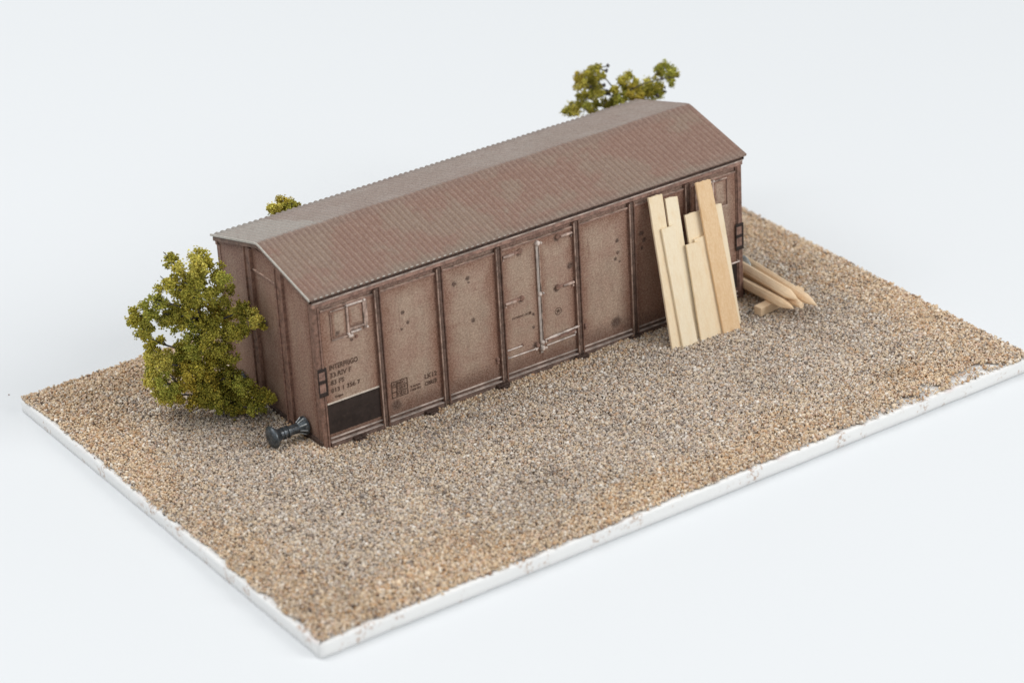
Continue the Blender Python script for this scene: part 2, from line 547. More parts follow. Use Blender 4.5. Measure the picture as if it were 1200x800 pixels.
# eave rail under the roof, a second slim rail over the panels, the sill and its lips
for sgn, yy in ((1, 0.0), (-1, WID)):
    m = MB()
    m.box((-0.01, min(yy - sgn * 0.055, yy + sgn * 0.05), 4.045), (LEN + 0.01, max(yy - sgn * 0.055, yy + sgn * 0.05), 4.175), 0, {'top': 1})
    part(m, 'eave_rail', [RAIL, BRUSH], bevel=0.018)
    m = MB()
    lo, hi = sorted((yy - sgn * 0.070, yy - sgn * 0.050))
    m.box((-0.012, lo, 4.150), (LEN + 0.012, hi, 4.182))
    part(m, 'rail_bead', SILLEDGE, bevel=0.006, bseg=1)
    m = MB()
    lo, hi = sorted((yy - sgn * 0.030, yy + sgn * 0.05))
    m.box((0.0, lo, 4.178), (LEN, hi, 4.250))
    part(m, "eave_gap_shade", UNDER)  # dark strip standing in for the shaded gap under the roof sheet
    m = MB()
    for i in range(7):
        a, b = edges[2 * i] + 0.002, edges[2 * i + 1] - 0.002
        lo, hi = sorted((yy - sgn * 0.03, yy + sgn * 0.05))
        m.box((a, lo, 3.87), (b, hi, 3.905))
        lo, hi = sorted((yy - sgn * 0.036, yy + sgn * 0.05))
        m.box((a, lo, 3.905), (b, hi, 3.925), 1)
    part(m, 'top_rail', [RAIL, BRUSH], bevel=0.006, bseg=1)
    m = MB()
    for i in range(7):
        a, b = edges[2 * i] - 0.05, edges[2 * i + 1] + 0.05
        if i == 0: a = 0.192
        if i == 6: b = LEN - 0.192
        lo, hi = sorted((yy - sgn * 0.030, yy + sgn * 0.05))
        m.box((a, lo, 0.578), (b, hi, 0.612), 1)
        lo, hi = sorted((yy + sgn * 0.02, yy + sgn * 0.06))
        m.box((a, lo, 0.47), (b, hi, 0.579), 2)
        lo, hi = sorted((yy - sgn * 0.060, yy + sgn * 0.05))
        m.box((a, lo, 0.36), (b, hi, 0.498), 0, {'top': 1, 'front': 0})
    part(m, 'sill', [SILL, SILLEDGE, POSTIN], bevel=0.01, bseg=1)

# ---- ends: three panels, two channel posts, one cross rail
for sgn, xe in ((1, 0.0), (-1, LEN)):
    ytop = lambda y: ZE + (ZR - ZE) * (1 - abs(y - WID / 2) / (WID / 2)) - 0.02
    PA = [(0.19, 1.24), (1.56, 2.66), (2.98, WID - 0.19)]
    for a, b in PA:
        panel('end_panel', a, b, 0.30, 4.1, xe + sgn * 0.006, ENDP, axis='y', flip=(sgn < 0), ztop=(ytop(a), ytop(b)))
    for q in (1.40, 2.82):
        channel_post(q, xe, 0.30, ytop(q) - 0.03, sgn, 0.32, 0.075, 'end_post', 'y')
    m = MB()
    m.box((min(xe - sgn * 0.035, xe + sgn * 0.03), 1.562, 4.05), (max(xe - sgn * 0.035, xe + sgn * 0.03), 2.658, 4.09), 0, {'top': 1})
    part(m, 'cross_rail', [RAIL, BRUSH], bevel=0.01)
    m = MB()
    m.box((min(xe - sgn * 0.05, xe + sgn * 0.03), 0.0, 0.24), (max(xe - sgn * 0.05, xe + sgn * 0.03), WID, 0.56))
    part(m, 'buffer_beam', UNDER, bevel=0.015)

# ---- roof
def roof_z(y):
    h = WID / 2 + 0.098
    d = abs(y - WID / 2)
    r = 0.07
    zz = 4.313 + (4.925 - 4.313) * (1 - d / h)
    if d < r:
        zz -= (4.925 - 4.313) / h * (r - d) ** 2 / (2 * r)
    return zz


m = MB()
SEG = 8
NXR = RIBS * SEG + 1
ys = list(np.linspace(-0.098, WID / 2 - 0.1, 7)) + list(np.linspace(WID / 2 - 0.07, WID / 2 + 0.07, 7)) + list(np.linspace(WID / 2 + 0.1, WID + 0.098, 7))
amp = 0.018
for j, y in enumerate(ys):
    for i in range(NXR):
        x = RX0 + (RX1 - RX0) * i / (NXR - 1)
        w = math.cos(2 * math.pi * i / SEG)
        wob = 0.012 * noise.noise(Vector((x * 0.9, y * 1.1, 3.3))) + 0.003 * noise.noise(Vector((x * 5, y * 4, 8)))
        flat = 1.0 - 0.55 * math.exp(-((y - WID / 2) / 0.14) ** 2)
        m.v.append((x, y, roof_z(y) + amp * w * flat + wob))
for j in range(len(ys) - 1):
    for i in range(NXR - 1):
        a = j * NXR + i
        m.face([a, a + 1, a + NXR + 1, a + NXR])
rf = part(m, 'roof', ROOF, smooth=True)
so = rf.modifiers.new('solid', 'SOLIDIFY')
so.thickness = 0.035
so.offset = -1
# worn pale edge strips of the sheet at eaves and gable ends
for yy, s in ((-0.098, -1), (WID + 0.098, 1)):
    m = MB()
    zc = roof_z(yy) - 0.006
    m.box((RX0, min(yy, yy + s * 0.008), zc - 0.030), (RX1, max(yy, yy + s * 0.008), zc - 0.012), 1)
    for i in range(RIBS):
        xa = RX0 + (RX1 - RX0) * (i + 0.66) / RIBS
        xb = min(RX1, RX0 + (RX1 - RX0) * (i + 1.34) / RIBS)
        m.box((xa + .015, min(yy, yy + s * 0.010), zc - 0.014), (xb - .015, max(yy, yy + s * 0.010), zc + 0.014))
    part(m, 'roof_edge', [ROOFEDGE, FASCIA], rf, bevel=0.004, bseg=1)
for xe, s in ((RX0, -1), (RX1, 1)):
    m = MB()
    yy = list(np.linspace(-0.10, WID + 0.10, 31))
    for y in yy:
        zt = roof_z(max(-0.098, min(WID + 0.098, y)))
        m.v += [(xe, y, zt + 0.018), (xe + s * 0.022, y, zt + 0.014), (xe + s * 0.022, y, zt - 0.035), (xe, y, zt - 0.04)]
    for i in range(len(yy) - 1):
        for k in range(4):
            a, b = i * 4 + k, i * 4 + (k + 1) % 4
            f = [a, b, b + 4, a + 4]
            m.face(f if s > 0 else f[::-1])
    m.face([0, 1, 2, 3]); e = (len(yy) - 1) * 4
    m.face([e + 3, e + 2, e + 1, e])
    part(m, 'roof_edge', ROOFEDGE, rf)
    m = MB()
    for y in yy:
        zt = roof_z(max(-0.098, min(WID + 0.098, y))) - 0.045
        xi = 0.03 if s < 0 else LEN - 0.03
        m.v += [(xi, y * 0.97 + 0.066, zt), (xe + s * -0.01, y * 0.97 + 0.066, zt), (xe + s * -0.01, y * 0.97 + 0.066, zt - 0.10), (xi, y * 0.97 + 0.066, zt - 0.10)]
    for i in range(len(yy) - 1):
        for k in range(4):
            a, b = i * 4 + k, i * 4 + (k + 1) % 4
            m.face([a, b, b + 4, a + 4])
    part(m, 'gable_fascia', FASCIA, wagon)

# ---- door fittings
dl, dr = doors[0], doors[1]


def hinge(x0, x1, z, par):
    m = MB()
    m.box((min(x0, x1), -0.030, z - 0.035), (max(x0, x1), 0.004, z + 0.035))
    s = 1 if x1 > x0 else -1
    m.tube([(x0, -0.045, z), (x0 + s * 0.16, -0.05, z + 0.004), (x0 + s * 0.32, -0.042, z - 0.006)], [0.032, 0.042, 0.028], 8, 1)
    m.tube([(x1, 0.01, z), (x1, -0.04, z)], [0.072, 0.062], 12, 2)
    m.tube([(x0 + s * 0.02, 0.0, z - 0.085), (x0 + s * 0.02, -0.045, z - 0.085)], [0.03, 0.028], 8, 1)
    part(m, 'hinge', [RAIL, WORN, POST], par, bevel=0.008, bseg=1)


for z in (3.72, 2.48):
    hinge(5.22, 5.72, z, dl)
hinge(7.23, 6.83, 3.77, dr)
hinge(7.23, 6.76, 2.45, dr)
# lower rails
m = MB()
m.tube([(5.21, -0.03, 1.235), (5.64, -0.03, 1.235)], [0.020, 0.018], 8)
m.tube([(5.66, 0.0, 1.24), (5.66, -0.04, 1.24)], [0.035, 0.03], 8, 1)
part(m, 'guide_rail', [HILITE, POST], dl)
m = MB()
m.tube([(5.21, -0.03, 1.03), (6.10, -0.03, 1.02)], [0.018, 0.018], 8)
m.tube([(5.24, 0.0, 1.04), (5.24, -0.045, 1.04)], [0.035, 0.03], 8)
m.tube([(6.10, 0.0, 1.10), (6.10, -0.05, 1.10)], [0.055, 0.05], 10, 1)
m.tube([(6.04, 0.0, 1.02), (6.04, -0.06, 1.02)], [0.035, 0.03], 8)
part(m, 'guide_rail', [HILITE, RAIL], dl)
m = MB()
m.tube([(6.36, -0.03, 1.01), (7.20, -0.03, 1.025)], [0.018, 0.018], 8)
m.tube([(7.20, 0.0, 1.10), (7.20, -0.05, 1.10)], [0.04, 0.03], 8)
part(m, 'guide_rail', [HILITE, RAIL], dr)
m = MB()
hz = lambda x: 1.19 + (x - 6.3) * 0.05
for a, b, r in ((6.30, 6.44, .022), (6.42, 6.74, .038), (6.74, 6.86, .02), (6.84, 7.08, .030), (7.05, 7.16, .02), (7.14, 7.30, .032)):
    m.tube([(a, -0.055, hz(a)), ((a + b) / 2, -0.065, hz((a + b) / 2) + .004), (b, -0.055, hz(b))], [r * .8, r, r * .8], 8)
m.box((6.40, -0.045, 1.10), (7.22, -0.002, 1.165), 1)
part(m, 'door_handle', [HILITE, RAIL], dr)
# central locking bar and its knobs
m = MB()
m.box((6.165, -0.045, 0.86), (6.235, 0.002, 3.80), 0, {'left': 1})
m.box((6.262, -0.030, 0.95), (6.290, 0.002, 3.76), 1)
m.box((6.236, -0.010, 0.95), (6.261, 0.002, 3.76), 2)
bar = part(m, 'locking_bar', [BAR, BRUSH, POSTIN], dr, bevel=0.012)
for z, r in ((3.79, .068), (2.45, .06), (1.14, .06), (0.98, .072)):
    m = MB()
    m.tube([(6.225, 0.0, z), (6.225, -0.06, z), (6.225, -0.095, z)], [r, r * .95, r * .5], 14, 0)
    m.tube([(6.33, 0.0, z - .02), (6.33, -0.06, z - .02)], [r * .5, r * .4], 10, 0)
    part(m, 'locking_knob', HILITE, bar, bevel=0.008, bseg=1)
# bolts on door posts
for x, z in ((4.93, 1.10), (7.52, 1.18)):
    m = MB()
    m.tube([(x, 0.0, z), (x, -0.05, z)], [0.05, 0.04], 10)
    m.tube([(x + 0.01, 0.0, z - .09), (x + 0.01, -0.04, z - .09)], [0.035, 0.03], 10)
    m.box((x - .02, -0.02, z - .10), (x + .03, 0.004, z + .02))
    part(m, 'door_stop', RAIL)

# ---- small vent hatches high in the first and last bay
for hx, flip in ((0.0, False), (LEN, True)):
    X = (lambda a: a) if not flip else (lambda a: LEN - a)
    m = MB()
    def fb(a, b, z0, z1, d, mi=0):
        lo, hi = sorted((X(a), X(b)))
        m.box((lo, -d, z0), (hi, 0.006, z1), mi)
    fb(0.46, 0.88, 3.80, 3.835, .028, 1); fb(0.46, 0.88, 3.06, 3.09, .028, 1); fb(0.45, 0.475, 3.09, 3.80, .022)
    h = part(m, 'vent_hatch', [RAIL, WORN], bevel=0.01)
    m = MB()
    fb(0.50, 0.86, 3.11, 3.78, .012, 0)
    part(m, 'vent_cover', PANEL, h, bevel=0.012)
    m = MB()
    fb(0.88, 0.935, 3.12, 3.88, .045); fb(1.33, 1.385, 3.12, 3.88, .045); fb(0.936, 1.329, 3.82, 3.87, .05, 1); fb(0.936, 1.329, 3.20, 3.25, .045)
    fb(1.385, 1.45, 3.20, 3.85, .03); fb(0.96, 1.25, 3.115, 3.165, .055, 1); fb(0.90, 1.02, 3.02, 3.09, .05, 1)
    for a, z in ((1.37, 3.86), (1.40, 3.16), (0.90, 3.86), (0.90, 3.13)):
        m.tube([(X(a), 0.0, z), (X(a), -0.075, z)], [0.04, 0.032], 8, 1)
    part(m, 'vent_frame', [WORN, HILITE], h, bevel=0.012)
    m = MB()
    fb(0.95, 1.31, 3.27, 3.80, .02)
    part(m, 'vent_slide', PANEL, h, bevel=0.01)
    m = MB()
    m.tube([(X(1.12), 0.0, 2.98), (X(1.12), -0.03, 2.98)], [0.045, 0.035], 8)
    part(m, 'rivet', POST, h)

# ---- black marking field with its white upper line, in the first bay
m = MB()
m.box((0.195, -0.0035, 0.70), (1.615, 0.006, 1.47), 0)
mk = part(m, 'marking_field', SOOT)
m = MB()
m.box((0.195, -0.008, 1.475), (1.615, 0.006, 1.515))
part(m, 'white_line', WHITE, mk)
# black label holder on each front corner
for xa, xb in ((-0.012, 0.235), (LEN - 0.235, LEN + 0.012)):
    m = MB()
    f = -0.05
    m.box((xa, f, 2.38), (xb, f + 0.025, 2.47)); m.box((xa, f, 2.08), (xb, f + 0.025, 2.17))
    m.box((xa, f, 1.74), (xb, f + 0.025, 1.85)); m.box((xa, f, 1.85), (xa + .03, f + 0.025, 2.38)); m.box((xb - .055, f, 1.85), (xb, f + 0.025, 2.38))
    lh = part(m, 'label_holder', SOOT, bevel=0.008, bseg=1)
    m = MB()
    m.box((xa + .03, f + .012, 1.85), (xb - .055, f + .024, 2.38))
    part(m, 'label_plate', RAIL, lh)

# ---- lettering (worn, painted on the panels)
def text_mesh(body):
    cu = bpy.data.curves.new('t', 'FONT')
    cu.body = body
    cu.resolution_u = 3
    cu.offset = 0.024
    o = bpy.data.objects.new('t', cu)
    COL.objects.link(o)
    dg = bpy.context.evaluated_depsgraph_get()
    dg.update()
    me = o.evaluated_get(dg).to_mesh()
    V = [tuple(v.co) for v in me.vertices]
    F = [tuple(p.vertices) for p in me.polygons]
    o.evaluated_get(dg).to_mesh_clear()
    bpy.data.objects.remove(o)
    bpy.data.curves.remove(cu)
    return V, F


def letters(mb, body, x0, x1, z0, z1, y=-0.0045):
    V, F = text_mesh(body)
    ax = [v[0] for v in V]; az = [v[1] for v in V]
    sx = (x1 - x0) / (max(ax) - min(ax)); sz = (z1 - z0) / (max(az) - min(az))
    k = len(mb.v)
    mb.v += [(x0 + (v[0] - min(ax)) * sx, y, z0 + (v[1] - min(az)) * sz) for v in V]
    for f in F:
        mb.face([k + i for i in f])


def line(par, *a):
    mb = MB()
    letters(mb, *a)
    part(mb, 'lettering', LETTER, par)


def bars(mb, x0, x1, z0, z1, y=-0.0045):
    k = len(mb.v)
    mb.v += [(x0, y, z0), (x1, y, z0), (x1, y, z1), (x0, y, z1)]
    mb.face([k, k + 1, k + 2, k + 3])


for args in (('INTERFRIGO', 0.33, 1.10, 2.33, 2.47), ('33.RIV F', 0.33, 0.91, 2.135, 2.265), ('83 FS', 0.33, 0.70, 1.945, 2.065),
             ('813 1 356 7', 0.33, 1.12, 1.745, 1.865), ('lblps', 0.42, 0.64, 1.575, 1.66),
             ('TARA', 2.45, 2.74, 1.155, 1.215), ('11500 KG', 2.45, 2.74, 1.065, 1.125),
             ('LK12', 2.87, 3.21, 1.255, 1.385), ('OBRER', 2.86, 3.21, 1.07, 1.185)):
    line(wagon, *args)
line(dl, 'INTERNO M', 5.42, 5.86, 1.985, 2.045)
m = MB()
bars(m, 5.89, 5.97, 1.98, 2.06)
part(m, 'painted_square', LETTER, dl)
m = MB()
gx = [1.95, 2.08, 2.21, 2.38]; gz = [1.05, 1.19, 1.33, 1.47]
for q in (gx[0], gx[1], gx[2], gx[3]):
    bars(m, q - .014, q + .014, gz[0] - .014, gz[3] + .014)
for q in gz:
    bars(m, gx[0], gx[3], q - .012, q + .012, -0.0050)
for a, b, t in ((1.975, 1.36, 'A'), (2.105, 1.36, 'B'), (2.24, 1.36, 'C'), (2.105, 1.22, '12'), (2.24, 1.22, '18'), (2.105, 1.08, '15'), (2.24, 1.08, '22')):
    letters(m, t, a, a + .085, b, b + .085, -0.0055)
part(m, 'load_table', LETTER)
m = MB()
for k in range(24):
    a0, a1 = 2 * math.pi * k / 24, 2 * math.pi * (k + 1) / 24
    i0 = len(m.v)
    m.v += [(6.75 + r * math.cos(a), -0.0045, 1.80 + r * math.sin(a)) for a in (a0, a1) for r in (.100, .082)]
    m.face([i0 + 1, i0, i0 + 2, i0 + 3])
i0 = len(m.v)
m.v.append((6.75, -0.005, 1.80))
for k in range(10):
    r = .074 if k % 2 == 0 else .030
    a = math.pi / 2 + k * math.pi / 5
    m.v.append((6.75 + r * math.cos(a), -0.005, 1.80 + r * math.sin(a)))
for k in range(10):
    m.face([i0, i0 + 1 + k, i0 + 1 + (k + 1) % 10])
part(m, 'star_emblem', LETTER, dr)

# ---- buffers, step, footboards
def buffer(sgn, xe, y):
    X = lambda d: xe - sgn * d * (1.0 if sgn > 0 else 0.72)
    zc = 0.735
    ST = STEEL if sgn > 0 else LITSTEEL
    m = MB()
    m.tube([(X(0.0), y, zc), (X(0.05), y, zc), (X(0.10), y, zc - .003), (X(0.22), y, zc - .005)], [0.235, 0.225, 0.17, 0.125], 20)
    for k in range(8):
        a = 2 * math.pi * k / 8 + .2
        cy, cz = math.cos(a), math.sin(a)
        m.tube([(X(0.045), y + .215 * cy, zc + .215 * cz), (X(0.21), y + .125 * cy, zc + .125 * cz)], [0.022, 0.016], 6, 1)
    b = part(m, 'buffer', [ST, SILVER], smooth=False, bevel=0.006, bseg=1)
    m = MB()
    m.tube([(X(0.18), y, zc - .004), (X(0.46), y, zc - .008), (X(0.461), y, zc - .008), (X(0.50), y, zc - .008), (X(0.501), y, zc - .008), (X(0.72), y, zc - .014)], [0.125, 0.118, 0.15, 0.15, 0.12, 0.135], 20)
    m.tube([(X(0.57), y, zc - .01), (X(0.62), y, zc - .01)], [0.152, 0.152], 20)
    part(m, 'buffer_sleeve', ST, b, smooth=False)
    m = MB()
    m.tube([(X(0.70), y, zc - .014), (X(0.80), y, zc - .016), (X(0.86), y, zc - .018), (X(0.92), y, zc - .02), (X(0.97), y, zc - .02)], [0.14, 0.20, 0.275, 0.28, 0.16], 28)
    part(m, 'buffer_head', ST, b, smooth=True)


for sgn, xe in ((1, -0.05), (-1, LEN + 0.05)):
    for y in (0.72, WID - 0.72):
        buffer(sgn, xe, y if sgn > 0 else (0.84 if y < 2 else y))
m = MB()
m.tube([(LEN - .42, -0.0, 1.47), (LEN - .42, -0.10, 1.47), (LEN - .18, -0.10, 1.47), (LEN - .18, 0.0, 1.47)], [.018] * 4, 8)
part(m, 'grab_iron', HILITE)
m = MB()
m.box((LEN - .34, -0.006, 0.72), (LEN - .202, 0.006, 1.38))
part(m, 'marking_field', SOOT)
for x in (0.95, 2.95, 5.0, 7.33, 8.95):
    m = MB()
    m.box((x - 0.19, -0.17, 0.33), (x + 0.16, 0.0, 0.462))
    m.box((x - 0.12, -0.24, 0.30), (x + 0.10, -0.05, 0.435))
    part(m, 'axle_guard', UNDER, bevel=0.015)

# ------------------------------------------------------------------ leaning planks
SA = Vector((0, -1.28, 0.45))
SD = Vector((0, 1.08, 3.65)).normalized()
SN = Vector((0, -SD.z, SD.y))
RW = Matrix.Rotation(YAW, 3, 'Z')
WO = Vector((WX, WY, 0))


def plank(bl, br, tl, tr, off, mat, label, seed, th=0.062, name='plank'):
    random.seed(seed)
    m = MB()
    NU, NS = 10, 14
    P2 = lambda u, s: ((bl[0] * (1 - u) + br[0] * u) * (1 - s) + (tl[0] * (1 - u) + tr[0] * u) * s, (bl[1] * (1 - u) + br[1] * u) * (1 - s) + (tl[1] * (1 - u) + tr[1] * u) * s)
    rag = [random.uniform(-.018, .012) for _ in range(NU + 1)]
    rag2 = [random.uniform(-.012, .008) for _ in range(NU + 1)]
    base = None
    for side in (1, 0):
        for j in range(NS + 1):
            for i in range(NU + 1):
                x, s = P2(i / NU, j / NS)
                if j == 0: s += rag[i] - .03
                if j == NS: s += rag2[i]
                if i in (0, NU): x += 0.006 * noise.noise(Vector((seed, s * 2.2, i)))
                q = SA + SD * s + SN * (off - (0.0 if side else th) + 0.004 * noise.noise(Vector((x * 3 + seed, s * .8, 0))))
                q.x = x
                m.v.append(tuple(WO + RW @ q))
    N1 = (NU + 1) * (NS + 1)
    id_ = lambda side, i, j: (0 if side else N1) + j * (NU + 1) + i
    for j in range(NS):
        for i in range(NU):
            m.face([id_(1, i, j), id_(1, i + 1, j), id_(1, i + 1, j + 1), id_(1, i, j + 1)])
            m.face([id_(0, i, j), id_(0, i, j + 1), id_(0, i + 1, j + 1), id_(0, i + 1, j)])
    for j in range(NS):
        m.face([id_(0, 0, j), id_(1, 0, j), id_(1, 0, j + 1), id_(0, 0, j + 1)])
        m.face([id_(1, NU, j), id_(0, NU, j), id_(0, NU, j + 1), id_(1, NU, j + 1)])
    for i in range(NU):
        m.face([id_(0, i, 0), id_(0, i + 1, 0), id_(1, i + 1, 0), id_(1, i, 0)])
        m.face([id_(1, i, NS), id_(1, i + 1, NS), id_(0, i + 1, NS), id_(0, i, NS)])
    org = m.v[0]
    o = m.build(name, mat, None, org)
    o.location = org
    return tag(o, label, 'plank', 'bare planks leaning on the wagon')


plank((9.205, .02), (9.56, .01), (9.405, 3.791), (9.816, 3.783), 0.0, PINE, 'long pale plank at the outer left edge of the leaning stack', 1)
plank((9.62, .0), (10.04, .0), (9.883, 3.635), (10.24, 3.61), -0.012, PINE2, 'long cream plank just behind the short plank that overlaps the leftmost one', 2)
plank((9.475, -.02), (9.915, .01), (9.55, 2.963), (9.934, 2.944), 0.075, PINE2, 'mid length cream plank in front, overlapping the leftmost long plank', 3)
plank((10.173, -.06), (10.676, -.06), (10.347, 3.092), (10.80, 3.075), -0.01, PINE, 'plank at the back with its square top left of the tall ochre plank', 4)
plank((10.01, -.09), (10.50, -.09), (10.146, 2.394), (10.54, 2.375), 0.10, PINE, 'shortest plank, in front in the middle of the leaning stack', 5)
plank((10.36, -.09), (10.80, -.08), (10.44, 2.447), (10.80, 2.454), 0.058, PINE, 'short plank mostly hidden between the shortest plank and the tall ochre one', 6)
plank((10.685, -.077), (11.20, -.057), (10.745, 3.794), (11.19, 3.772), 0.135, PINE3, 'tallest plank, ochre with darker grain, reaching up to the eave', 7)
plank((10.90, -.07), (11.325, -.062), (10.991, 3.105), (11.461, 3.081), 0.0, PINE2, 'pale plank behind the tall ochre one at the right edge of the stack', 8)

# ------------------------------------------------------------------ pile of pointed stakes on a cross stick
def stake(a, b, r, label, seed, blunt=False):
    random.seed(seed)
    a, b = Vector(a), Vector(b)
    d = (b - a).normalized()
    up = Vector((0, 0, 1))
    s = d.cross(up).normalized()
    t = s.cross(d)
    L = (b - a).length
    m = MB()
    seg = 12
    st = [0, .02, .2, .4, .6, .78, .87, .93, 1.0]
    tip = L * 0.13
    prof = []
    for q in st:
        x = q * L
        rr = r * (1 + .05 * noise.noise(Vector((seed, x * 1.5, 0))))
        left = L - x
        if left < tip:
            f = left / tip
            rr *= (0.18 + 0.82 * f ** 0.8) if not blunt else (0.55 + .45 * f)
        if q == 0: rr *= .93
        prof.append((x, rr))
    for x, rr in prof:
        for k in range(seg):
            an = 2 * math.pi * k / seg
            f = 1 + .10 * math.cos(3 * an + seed) + random.uniform(-.02, .02)
            m.v.append(tuple(a + d * x + (s * math.cos(an) + t * math.sin(an)) * rr * f))
    for i in range(len(prof) - 1):
        for k in range(seg):
            m.face([i * seg + k, (i + 1) * seg + k, (i + 1) * seg + (k + 1) % seg, i * seg + (k + 1) % seg][::-1])
    m.face([k for k in range(seg)]); e = (len(prof) - 1) * seg
    m.face([e + k for k in reversed(range(seg))])
    o = m.build('stake', STAKE, None, tuple(a))
    o.location = a
    return tag(o, label, 'stake', 'pointed stakes piled at the wagon end')


stake((17.06, 8.3, .58), (16.72, 4.91, .90), .125, 'pointed wooden stake on the near left side of the pile, its tip shortest', 3)
stake((17.42, 8.3, .58), (16.96, 4.86, .90), .12, 'blunt ended stake underneath, between the two outer stakes of the pile', 5, True)
stake((17.92, 8.4, .58), (17.27, 4.69, .90), .125, 'stake with the sharpest tip, farthest right in the pile', 8)
stake((17.36, 8.2, .80), (16.87, 4.92, 1.085), .125, 'pointed stake lying on top of the other stakes', 13)
m = MB()
ca, cb = Vector((16.36, 5.86, .565)), Vector((17.90, 6.04, .565))
d = (cb - ca).normalized(); s = Vector((-d.y, d.x, 0))
NS = 8
for i in range(NS + 1):
    c = ca + (cb - ca) * i / NS
    for (a, b) in ((-1, -1), (1, -1), (1, 1), (-1, 1)):
        w = .125 + .006 * noise.noise(Vector((i, a, b)))
        m.v.append(tuple(c + s * a * w + Vector((0, 0, b * .115))))
for i in range(NS):
    for k in range(4):
        q = (k + 1) % 4
        m.face([i * 4 + k, i * 4 + q, i * 4 + 4 + q, i * 4 + 4 + k][::-1])
m.face([0, 1, 2, 3]); m.face([NS * 4 + 3, NS * 4 + 2, NS * 4 + 1, NS * 4])
o = m.build('cross_stick', STAKE, None, tuple(ca), bevel=0.012)
o.location = ca
tag(o, 'short square stick lying crosswise under the pointed stakes', 'stick')

# ------------------------------------------------------------------ bushes
PAL = np.array([lin(158, 150, 66)[:3], lin(134, 128, 54)[:3], lin(176, 167, 88)[:3], lin(116, 112, 46)[:3], lin(154, 136, 56)[:3], lin(128, 132, 60)[:3]]) * 2.0


def crumbs(name, parent, lobes, seed, dens=1.0, size=0.030, off=(0, 0, 0)):
    rng = np.random.default_rng(seed)
    oct_ = np.array([(1, 0, 0), (-1, 0, 0), (0, 1, 0), (0, -1, 0), (0, 0, 1), (0, 0, -1)], float)
    tri = np.array([(0, 2, 4), (2, 1, 4), (1, 3, 4), (3, 0, 4), (2, 0, 5), (1, 2, 5), (3, 1, 5), (0, 3, 5)])
    C, Cc = [], []
    for (x, y, z, r) in lobes:
        # each lobe is a ragged cluster of tufts, each tuft a cluster of crumbs
        nt = max(5, int(10 * (r / .2) ** 1.6))
        dirs = rng.normal(size=(nt, 3)); dirs /= np.linalg.norm(dirs, axis=1)[:, None]
        rad = r * (0.40 + 0.75 * rng.random(nt) ** 0.6)
        tc = np.array([x, y, z]) + dirs * rad[:, None] * np.array([1, 1, .92])
        base = PAL[rng.integers(len(PAL))] * rng.uniform(.85, 1.15)
        for q in tc:
            k = int(rng.integers(46, 84) * dens)
            pp = q + rng.normal(size=(k, 3)) * (0.032 + .074 * r)
            C.append(pp)
            cc = .55 * base + .45 * PAL[rng.integers(len(PAL), size=k)]
            Cc.append(cc * rng.uniform(.75, 1.25, size=(k, 1)))
    C = np.concatenate(C); Cc = np.concatenate(Cc)
    ok = C[:, 2] > TOP
    # keep foam out of the wagon body
    ins = (C[:, 0] > WX - .02) & (C[:, 0] < WX + LEN + .02) & (C[:, 1] > WY - .05) & (C[:, 1] < WY + WID + .05)
    ok &= ~ins
    C, Cc = C[ok], Cc[ok]
    N = len(C)
    s = size * rng.uniform(.6, 1.35, size=(N, 1, 1))
    V = oct_[None] * rng.uniform(.55, 1.3, size=(N, 6, 1)) + rng.normal(size=(N, 6, 3)) * .18
    V = V * s + C[:, None, :] - np.array(off)
    F = tri[None] + (np.arange(N) * 6)[:, None, None]
    me = fast_mesh(name, V.reshape(-1, 3), F.reshape(-1, 3))
    colour_attr(me, 'leaf_colour', np.repeat(Cc, 6, axis=0))
    me.materials.append(FOLIAGE)
    o = bpy.data.objects.new(name, me)
    COL.objects.link(o)
    o.parent = parent
    return o


def fast_mesh(name, V, F):
    me = bpy.data.meshes.new(name)
    me.vertices.add(len(V))
    me.vertices.foreach_set('co', V.astype(np.float32).ravel())
    nf = len(F)
    me.loops.add(nf * 3)
    me.loops.foreach_set('vertex_index', F.astype(np.int32).ravel())
    me.polygons.add(nf)
    me.polygons.foreach_set('loop_start', (np.arange(nf) * 3).astype(np.int32))
    me.update(calc_edges=True)
    return me


def colour_attr(me, name, C):
    a = me.attributes.new(name, 'FLOAT_COLOR', 'POINT')
    a.data.foreach_set('color', np.concatenate([np.clip(C, 0, 1), np.ones((len(C), 1))], axis=1).astype(np.float32).ravel())


